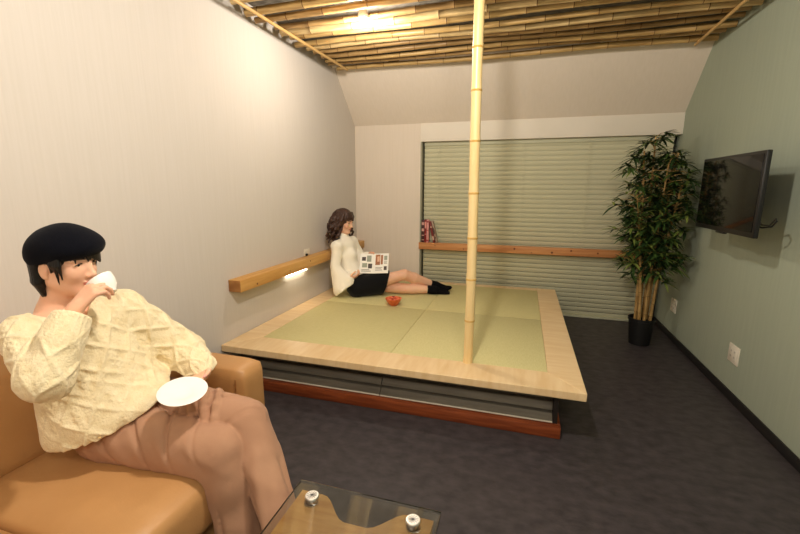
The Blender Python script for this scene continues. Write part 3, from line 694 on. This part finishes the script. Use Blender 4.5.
# sweater
V = Vol((-1.80,.62,.44), (-1.06,1.44,1.06), .0040)
UL = (0,1.,0)
cab2 = lambda s, a: cables(s+.182, a)
V.cap((-1.505,.985,.87), (-1.46,1.03,.70), .118, .135, .03, pat=cables, u=UL, flat=1.42)
V.cap((-1.46,1.03,.70), (-1.415,1.05,.595), .135, .150, .015, pat=cab2, u=UL, flat=1.42)
V.cap((-1.42,1.05,.63), (-1.29,1.07,.625), .10, .055, .05, u=UL, flat=1.9)
V.cap((-1.50,.93,.72), (-1.475,.895,.56), .07, .075, .05)
V.cap(RS+A3((.005,.01,-.01)), LS+A3((.005,-.01,-.01)), .062, .066, .04)
V.cap(RS, RE+A3((-.015,.0,-.01)), .064, .062, .03, pat=cables); V.cap(RE+A3((-.005,.0,-.015)), RWr-unit(RWr-RE)*.06, .066, .054, .015, pat=cables)
V.ell(RE+A3((-.02,.0,-.015)), (.062,.058,.062), k=.03)
V.cap(RWr-unit(RWr-RE)*.095, RWr-unit(RWr-RE)*.030, .060, .054, .006, pat=ribs); V.half(unit(RWr-RE), RWr-unit(RWr-RE)*.016, .004, lo=RWr-.075, hi=RWr+.10)
V.cap(LS, LE, .076, .080, .03, pat=cables); V.cap(LE, LWr-unit(LWr-LE)*.03, .080, .056, .025, pat=cables)
V.cap(LWr-unit(LWr-LE)*.05, LWr-unit(LWr-LE)*.008, .050, .042, .006, pat=ribs)
V.cap(NB+A3((.02,.0,-.045)), NB+A3((-.01,.0,.14)), .068, .13, .015, 'sub')
V.ell(NB+A3((.06,-.01,-.02)), (.05,.05,.045), k=.02, mode='sub')
V.half((.15,.33,-1), (-1.50,.83,.518), .008, lo=(-1.9,.5,.3), hi=(-1.05,1.6,.70))
def swrk(X, Y, Z): return .0018*np.sin(23*X+31*Z+4*np.sin(9*Y))*np.sin(17*Y-19*Z+3*np.sin(11*X))
V.disp(swrk); V.build('sweater', [M['knit']], w1, None, 1)
# trousers
V = Vol((-1.60,.80,.05), (-.58,1.40,.76), .0042)
def rg(x, w): f = x-np.round(x); return np.exp(-(f/w)**2)
tfa = lambda s, a: (.007*np.maximum(0, np.sin(2*PI*(s/.15-a/.26)+.8*np.sin(s*19)))**2-.016*rg(s/.12-a/.26+.12*np.sin(s*17+a*9), .075))*np.clip(1.25-s/.42, 0, 1)
tfb = lambda s, a: (.006*np.maximum(0, np.sin(2*PI*(s/.12+a/.24)+.7*np.sin(s*23)))**2-.016*rg(s/.13+a/.24+.1*np.sin(s*21), .08))*np.clip(s/.22-.3, 0, 1)
tfc = lambda s, a: .006*np.maximum(0, np.sin(2*PI*(a/.13-s/.5)))**2-.011*rg(a/.17+.25+.08*np.sin(s*15), .09)
V.ell((-1.42,1.11,.535), (.13,.19,.125), k=.04)
V.cap(RH+A3((0,-.005,.0)), RK, .098, .078, .03, pat=tfa)
V.cap(RK, RK+(RA-RK)*.35, .078, .080, .03); V.cap(RK+(RA-RK)*.35, RK+(RA-RK)*.86, .080, .090, .02, pat=tfc)
V.cap((-1.44,.985,.485), (-1.02,1.005,.46), .075, .045, .04); V.cap((-1.12,1.03,.475), (-.925,1.035,.41), .06, .072, .04)
def pleat(a, b, ax0, ax1, r, w=.011):            # a fold of cloth lying on the thigh
    a, b = A3(a), A3(b); P_ = []
    for q in np.linspace(0, 1, 9):
        p = a+(b-a)*q+A3((0,0,-.012*math.sin(PI*q))); t = np.clip((p-ax0)@(ax1-ax0)/((ax1-ax0)@(ax1-ax0)), 0, 1); c = ax0+(ax1-ax0)*t; P_.append(c+unit(p-c)*(r[0]+(r[1]-r[0])*t))
    for i in range(8): V.cap(P_[i], P_[i+1], w*(.35+.65*math.sin(PI*(i+.3)/8.6)), w*(.35+.65*math.sin(PI*(i+1.3)/8.6)), .016)
V.cap(LH, LK, .098, .073, .006, pat=tfb)
for a, b in (((-1.13,1.16,.67),(-1.02,1.07,.56)), ((-1.08,1.18,.66),(-.96,1.07,.54)), ((-1.17,1.15,.67),(-1.10,1.08,.57))): pleat(a, b, LH, LK, (.103,.079), .009)
V.cap(LK, LK+(LA-LK)*.35, .073, .070, .006); V.cap(LK+(LA-LK)*.35, LK+(LA-LK)*.95, .070, .064, .006, pat=tfc)
def folds(X, Y, Z):
    a = np.sin(26*(Z*1.2-X*.55+Y*.6)+3*np.sin(7*X+5*Y)); b_ = np.sin(38*(X*.5+Z*.8-Y*.7)+2*np.sin(9*Y+6*Z)); m = np.clip((X+1.15)*-3, 0, 1)
    return -.004*np.maximum(a, 0)**3*(.4+.6*m)-.003*np.maximum(b_, 0)**3
V.disp(folds)
V.half(unit(RA-RK), RK+(RA-RK)*.86, .004, lo=(-1.2,.7,0), hi=(-.80,1.2,.24)); V.half(unit(LA-LK), LK+(LA-LK)*.95, .004, lo=(-.90,.85,.1), hi=(-.5,1.25,.48))
V.boxsub((-2,.3,.15), (-.968,1.395,.434), .004, .04)
V.build('trousers', [M['trousers']], w1, None, 1)
# hair
def hp(*l): return HC+hs*(A3(l)@HR)
V = Vol(HC-.19, HC+.19, .0034)
V.ell(hp(-.020,0,.030), hs*A3((.098,.083,.097)), HR, .01); V.ell(hp(-.034,0,-.035), hs*A3((.052,.068,.066)), HR, .02)
V.ell(hp(.075,0,-.035), hs*A3((.075,.072,.088)), HR, .006, 'sub'); V.ell(hp(.10,0,.01), hs*A3((.05,.075,.05)), HR, .006, 'sub')
for y in (1,-1): V.ell(hp(-.012,y*.080,-.012), hs*A3((.019,.022,.033)), HR, .005, 'sub')
for i in range(16):                                   # fringe
    q = i/15; y = -.062+.124*q; r0 = math.sqrt(max(.0, 1-(y/.085)**2)); top = (.060*r0+.010, y*.85, .085)
    gap = abs(y+.036) < .010; ln = .046+.010*math.sin(q*9)+(.008 if y > .0 else -.002)
    if gap: continue
    mid = (.084*r0+.008, y*.98, .058); sw = .012
    end = (.086*r0+.006, y+sw, .058-ln*.85)
    V.cap(hp(*top), hp(*mid), .0085*hs, .0085*hs, .004); V.cap(hp(*mid), hp(*end), .0085*hs, .0030*hs, .004)
for y in (1,-1):                                      # locks in front of the ears
    for x, zb in ((.036,-.038),(.024,-.055),(.012,-.02)):
        V.cap(hp(x,y*.072,.055), hp(x+.008,y*.077,.01), .009, .008, .004); V.cap(hp(x+.008,y*.077,.01), hp(x+.014,y*.070,zb), .007, .0022, .004)
for i in range(22):                                   # bob at the nape
    a = math.radians(98+164*i/21); x, y = math.cos(a), math.sin(a)
    V.cap(hp(-.034+.054*x,.070*y,.01), hp(-.028+.048*x,.069*y,-.06), .013, .013, .006); V.cap(hp(-.028+.048*x,.069*y,-.06), hp(-.022+.038*x,.056*y,-.108-.006*math.sin(i*2.1)), .013, .005, .006)
V.build('hair', [M['hair']], w1, None, 1)
# beret
V = Vol(HC-.22, HC+A3((.22,.22,.24)), .0042)
BR = frame(14, 6, 6)
V.ell(hp(-.008,0,.064), hs*A3((.099,.096,.070)), BR, .01); V.ell(hp(-.040,-.012,.026), hs*A3((.060,.080,.052)), BR, .03); V.ell(hp(.036,.006,.058), hs*A3((.078,.088,.044)), BR, .03)
V.ell(hp(-.008,0,-.006), hs*A3((.097,.083,.056)), HR, .006, 'sub')
V.disp(lambda X, Y, Z: .0022*np.sin(34*X+11*Y)*np.sin(29*Y-16*Z))
V.half(-BR[2], hp(-.01,0,.010), .008)
V.build('beret', [M['beret']], w1, None, 1)

# cup and saucer
ca = unit((-.62,-.10,.74)); cc = A3((-1.327,.985,1.072))
cu = thing('coffee_cup', 'white china cup held to the lips of the person on the sofa', 'cup', cc)
m = MB(); m.lathe([(0,-.030),(.020,-.030),(.022,-.024),(.033,-.012),(.040,.008),(.0425,.030),(.0425,.031),(.0405,.031),(.0385,.010),(.031,-.010),(.018,-.021),(0,-.022)], cc, ca, 36); m.build('bowl', M['china'], cu)
hd = unit(np.cross(ca, (-.75,.5,.4))); hd = unit(A3((-.6,-.72,-.1))-ca*(A3((-.6,-.72,-.1))@ca))
MB().tube([cc+hd*(.039+.022*math.sin(t))+ca*(.008-.017*math.cos(t)) for t in np.linspace(0.1,PI-.1,9)], .0042, 8).build('handle', M['china'], cu)
MB().lathe([(0,.012),(.0380,.012)], cc, ca, 28).build('coffee', M['coffee'], cu)
sc_ = A3((-1.085,1.022,.698)); sa = unit((.16,-.14,1)); 
sa_ = thing('saucer', 'white china saucer held over the beige trousers of the person on the sofa', 'saucer', sc_)
MB().lathe([(0,0),(.028,0),(.030,-.004),(.033,-.004),(.034,.001),(.055,.006),(.078,.014),(.0785,.0155),(.077,.016),(.055,.0095),(.030,.005),(.027,.003),(0,.003)], sc_, sa, 44).build('dish', M['china'], sa_)

# ------------------------------------------------------------------ woman on the platform
w2 = thing('person', 'person with wavy brown hair, white sweater and black skirt reading on the platform', 'person', (-1.5,3.75,T))
HC2 = A3((-1.715,3.775,1.066)); HR2 = frame(-8, -16, 2); h2 = .98
NB2 = A3((-1.745,3.785,.91)); RS2 = A3((-1.735,3.635,.83)); LS2 = A3((-1.70,3.915,.84))
RE2 = A3((-1.74,3.59,.575)); RW2 = A3((-1.60,3.600,.512)); LE2 = A3((-1.60,4.0,.62)); LW2 = A3((-1.50,3.90,.69))
RH2, LH2 = A3((-1.55,3.68,T+.095)), A3((-1.54,3.84,T+.095)); RK2, LK2 = A3((-1.11,3.875,.535)), A3((-1.13,3.88,T+.062)); RA2, LA2 = A3((-.83,4.10,.388)), A3((-.82,3.985,T+.045))
v2 = .0044
V = Vol((-1.86,3.52,T-.02), (-.58,4.36,1.21), v2)
for c, r in (((-1.57,3.76,.43),(.11,.15,.10)), ((-1.64,3.77,.57),(.072,.100,.13)), ((-1.70,3.785,.74),(.072,.105,.14))): V.ell(c, r, k=.04)
V.cap(RS2, LS2, .048, .048, .04); V.cap(NB2+A3((0.01,0,-.05)), NB2, .07, .05, .03); V.cap(NB2, HC2+A3((-.02,0,-.06)), .050, .046, .02)
for s_, e_, w_ in ((RS2,RE2,RW2),(LS2,LE2,LW2)): V.cap(s_, e_, .042, .034, .03); V.cap(e_, w_, .034, .022, .02)
V.cap(RH2, LH2, .09, .09, .04)
leg(V, RH2, RK2, RA2, (.076,.052,.054,.034)); leg(V, LH2, LK2, LA2, (.074,.052,.050,.034), kk=.012)
foot(V, RA2, RA2+A3((.93,.28,.22)), (-.2,-.05,1), .95, toes=False); foot(V, LA2, LA2+A3((.9,.12,.05)), (-.05,-.6,1), .9, toes=False)
head(V, HC2, HR2, h2, .35)
g1 = hand(V, RW2, (.78,.42,.30), (-.05,.5,.85), 1, s=.92, curls=[(25,40,30)]*4, thumb=(.5,.3))
g2 = hand(V, LW2, (.55,-.45,.62), (.1,-.75,-.45), 1, s=.92, curls=[(22,30,25)]*4, thumb=(.4,.2))
def w2mat(c):
    q = (c-HC2)@HR2.T/h2; o = np.zeros(len(c), int)
    o[(q[:,0] > .078) & (abs(q[:,1]) < .0215) & (q[:,2] < -.0485-abs(q[:,1])*.25) & (q[:,2] > -.0715+abs(q[:,1])*.45)] = 1
    return o
V.half((0,0,-1), (0,0,T+.002), 0)
V.build('body', [M['skin'], M['lips']], w2, w2mat, 1)
face_bits(w2, HC2, HR2, h2, (1,0,-.3), .35)
V = Vol((-1.90,3.46,T), (-1.38,4.16,1.0), .0046)
wr = lambda s, a: .0015*np.sin(2*PI*s/.012)
V.cap((-1.715,3.785,.80), (-1.655,3.775,.62), .094, .090, .04, u=UL, flat=1.30); V.cap((-1.655,3.775,.62), (-1.605,3.765,.535), .090, .105, .03, u=UL, flat=1.35)
V.cap(RS2, LS2, .062, .062, .04); V.cap(NB2+A3((.01,0,-.05)), NB2+A3((0.005,0,-.0)), .085, .058, .03); V.cap(NB2, NB2+A3((.008,0,.03)), .057, .054, .008)
V.ell((-1.625,3.73,.735), (.05,.05,.055), k=.04); V.ell((-1.62,3.84,.735), (.05,.05,.055), k=.04)
V.cap(RS2, RE2+A3((0,0,.05)), .053, .048, .014); V.cap(RE2+A3((0,0,.06)), RE2+A3((.085,-.005,-.15)), .050, .112, .02, u=(0,1,0), flat=.7)
V.cap(RE2+A3((.02,0,.0)), RW2-unit(RW2-RE2)*.0+A3((-.01,0,-.01)), .055, .062, .03, u=(0,1,0), flat=.85)
V.cap(LS2, LE2, .056, .052, .03); V.cap(LE2, LW2-unit(LW2-LE2)*.01, .052, .075, .02)
V.half((.62,-.0,-.78), (-1.605,3.62,.43), .004, lo=(-1.9,3.4,.2), hi=(-1.44,3.70,.56))
V.half((-.2,0,-1), (-1.62,3.76,.49), .006, lo=(-1.90,3.70,.2), hi=(-1.3,3.9,.56))
V.half((0,0,-1), (0,0,T+.004), 0)
V.half(unit(LW2-LE2), LW2-unit(LW2-LE2)*.02, .003, lo=(-1.60,3.80,.5), hi=(-1.3,4.0,.80))
V.disp(lambda X, Y, Z: .0030*np.sin(40*X+33*Z+3*np.sin(8*Y))*np.sin(21*Y+9*Z)); V.build('sweater', [M['knit_white']], w2, None, 1)
V = Vol((-1.74,3.52,T-.01), (-1.10,4.08,.72), .0046)
V.ell((-1.575,3.76,.445), (.125,.175,.115), k=.04); V.cap((-1.61,3.765,.50), (-1.60,3.765,.525), .105, .100, .02, u=UL, flat=1.35)
dk = unit(RK2-RH2)
V.cap(RH2, RK2, .100, .074, .04); V.cap(LH2, LK2+A3((0,0,.03)), .092, .082, .06); V.cap(RH2+A3((.02,-.01,-.02)), RH2+dk*.27+A3((0,0,-.075)), .075, .06, .05); V.cap((RH2+LH2)/2, (RK2+LK2)/2, .10, .085, .05)
V.half((dk[0],dk[1],-.30), RH2+dk*.315, .006); V.half((0,0,-1), (0,0,T+.004), 0)
V.half((-.25,0,1), (-1.6,3.77,.555), .006, lo=(-1.75,3.5,.45), hi=(-1.5,4.1,.75))
V.disp(lambda X, Y, Z: .0028*np.sin(30*X-25*Y+3*np.sin(12*Z))); V.build('skirt', [M['skirt']], w2, None, 1)
for a_, t_, u_, n_ in ((RA2,A3((.93,.28,.22)),(-.2,-.05,1),0),(LA2,A3((.9,.12,.05)),(-.05,-.6,1),1)):
    V = Vol(a_-.16, a_+A3((.26,.26,.16)), .0044)
    foot(V, a_, a_+t_, u_, (.95,.9)[n_], toes=False, infl=.006); kn_ = (RK2,LK2)[n_]; V.cap(a_+unit(kn_-a_)*.055, a_, .044, .042, .02)
    V.half((0,0,-1), (0,0,T+.0015), 0); V.build('sock', [M['sock']], w2, None, 1)
# wavy hair
V = Vol(HC2-A3((.20,.20,.27)), HC2+A3((.20,.20,.18)), .0042)
def hq(*l): return HC2+h2*(A3(l)@HR2)
V.ell(hq(-.022,0,.032), h2*A3((.106,.088,.101)), HR2, .01); V.ell(hq(-.06,0,-.05), h2*A3((.068,.086,.09)), HR2, .03)
V.ell(hq(.085,0,-.035), h2*A3((.075,.064,.085)), HR2, .008, 'sub')
for i in range(46):
    a = math.radians(66+228*i/45); rr = 1+.08*math.sin(i*5.3); x, y = math.cos(a), math.sin(a); n_ = 9; P_ = []
    for j in range(n_+1):
        q = j/n_; z = .075-.285*q-.012*math.sin(i*3.1); wv = .07*q*math.sin(q*11+i*1.7); sp = (.72+.28*min(1,q*4))*(1+.16*math.sin(PI*min(1,q))*q)
        P_.append(hq(-.025+(.100*x*sp+wv*x)*rr+(.012 if x > .2 else 0), (.092*y*sp+wv*y)*rr+.012*q*math.cos(q*10+i*1.3), z))
    for j in range(n_): V.cap(P_[j], P_[j+1], .015*(1-.45*(j/n_)**2), .015*(1-.45*((j+1)/n_)**2), .005)
for i in range(9):
    y = -.06+.12*i/8; V.cap(hq(.045,y*.6,.105), hq(.082-abs(y)*.35,y*.95,.062), .010, .010, .005); V.cap(hq(.082-abs(y)*.35,y*.95,.062), hq(.086-abs(y)*.4,y*1.12,.030), .009, .004, .005)
V.half((-1,0,0), (-1.875,0,0), .006)
V.build('hair', [M['hair_brown']], w2, None, 1)

# magazine on her lap
mg = thing('magazine', 'open white magazine with small pictures held on the lap of the reading person', 'magazine', (-1.39,3.75,.62))
o = A3((-1.385,3.720,.562)); ex = unit((.96,.20,.03)); ez = unit((-.10,.45,.86)); en = np.cross(ex, ez)
if en[1] > 0: en = -en
def pg(m, x0, x1, z0, z1, lift, mi, fold=.10):
    n = 8; V_ = []
    for t in range(n+1):
        x = x0+(x1-x0)*t/n
        for z in (z0, z1): V_.append(o+ex*x+ez*z-en*(abs(x)*fold-.9*fold*abs(x)*abs(x)*2.5)*-1*1.0+en*lift)
    m.add(V_, [(2*t,2*t+2,2*t+3,2*t+1) for t in range(n)], mi, True)
for sgn in (-1,1):
    m = MB(); x1 = .142*sgn
    for l in range(4): pg(m, .001*sgn, x1-.0012*l*sgn, .0, .205, .0010*l, 0)
    m.build('pages', M['page'], mg, sharp=False)
c_ = MB(); pg(c_, -.145, .145, -.002, .207, -.0012, 0); c_.build('cover', M['page'], mg, sharp=False)
pr = MB()
for x0, x1, z0, z1, mi in ((-.125,-.085,.13,.17,2),(-.075,-.03,.12,.185,4),(-.12,-.07,.06,.105,4),(-.06,-.02,.05,.10,2),(-.125,-.03,.018,.026,1),(-.125,-.045,.034,.040,1),(.012,.06,.085,.195,3),(.03,.055,.12,.175,5),(.066,.088,.09,.19,3),(.10,.132,.135,.18,4),(.10,.132,.12,.126,1),(.10,.128,.108,.113,1),(.10,.132,.096,.101,1),(.015,.085,.055,.061,1),(.015,.075,.042,.048,1),(.015,.085,.028,.034,1),(.10,.13,.03,.07,2)): pg(pr, x0, x1, z0, z1, .0036, mi-1)
pr.build('printed_pictures', [M['ink'],M['pic_dark'],M['pic_brown'],M['pic_green'],M['pic_skin']], mg, sharp=False)

# orange bowl of sweets
bc = A3((-1.10,3.475,T))
bw = thing('bowl', 'small orange bowl filled with wrapped sweets on the tatami', 'bowl', bc)
MB().lathe([(0,0),(.034,0),(.038,.004),(.052,.020),(.068,.046),(.077,.066),(.0775,.068),(.074,.0675),(.063,.045),(.046,.020),(.03,.010),(0,.010)], bc, (0,0,1), 36).build('bowl', M['bowl'], bw)
sp_ = [(0,0,.056)]+[(.030*math.cos(a),.030*math.sin(a),.050) for a in np.linspace(0,2*PI,7)[:-1]]+[(.050*math.cos(a+.3),.050*math.sin(a+.3),.058) for a in np.linspace(0,2*PI,10)[:-1]]+[(.016*math.cos(a),.016*math.sin(a),.074) for a in (0,2.1,4.2)]
for i, (x, y, z) in enumerate(sp_):
    m = MB(); d = unit((math.cos(i*1.9),math.sin(i*1.9),.15)); c = bc+A3((x,y,z)); red = i in (5,17)
    m.lathe([(.008,-.019),(.007,-.016),(.002,-.0125),(.009,-.008),(.0125,0),(.009,.008),(.002,.0125),(.007,.016),(.008,.019)], c, d, 10)
    o_ = m.build('wrapped_sweet', M['candy_r'] if red else M['candy_o'], None, c)
    tag(o_, ('wrapped sweet in dark red foil lying in the orange bowl' if red else 'wrapped orange sweet lying in the small bowl on the tatami'), 'sweet', 'dark red sweets in the bowl' if red else 'orange sweets in the bowl')

# ------------------------------------------------------------------ world and view
wd = bpy.data.worlds.new('world'); S.world = wd; wd.use_nodes = True
wd.node_tree.nodes['Background'].inputs['Color'].default_value = (.02,.02,.02,1); wd.node_tree.nodes['Background'].inputs['Strength'].default_value = .2
vs = S.view_settings; S.display_settings.display_device = 'sRGB'; vs.view_transform = 'Standard'; vs.look = 'None'; vs.gamma = 1; vs.use_curve_mapping = False; vs.exposure = EXPO
S.cycles.use_denoising = True; S.cycles.max_bounces = 10; S.cycles.diffuse_bounces = 5; S.cycles.transmission_bounces = 8; S.cycles.caustics_refractive = False; S.cycles.caustics_reflective = False
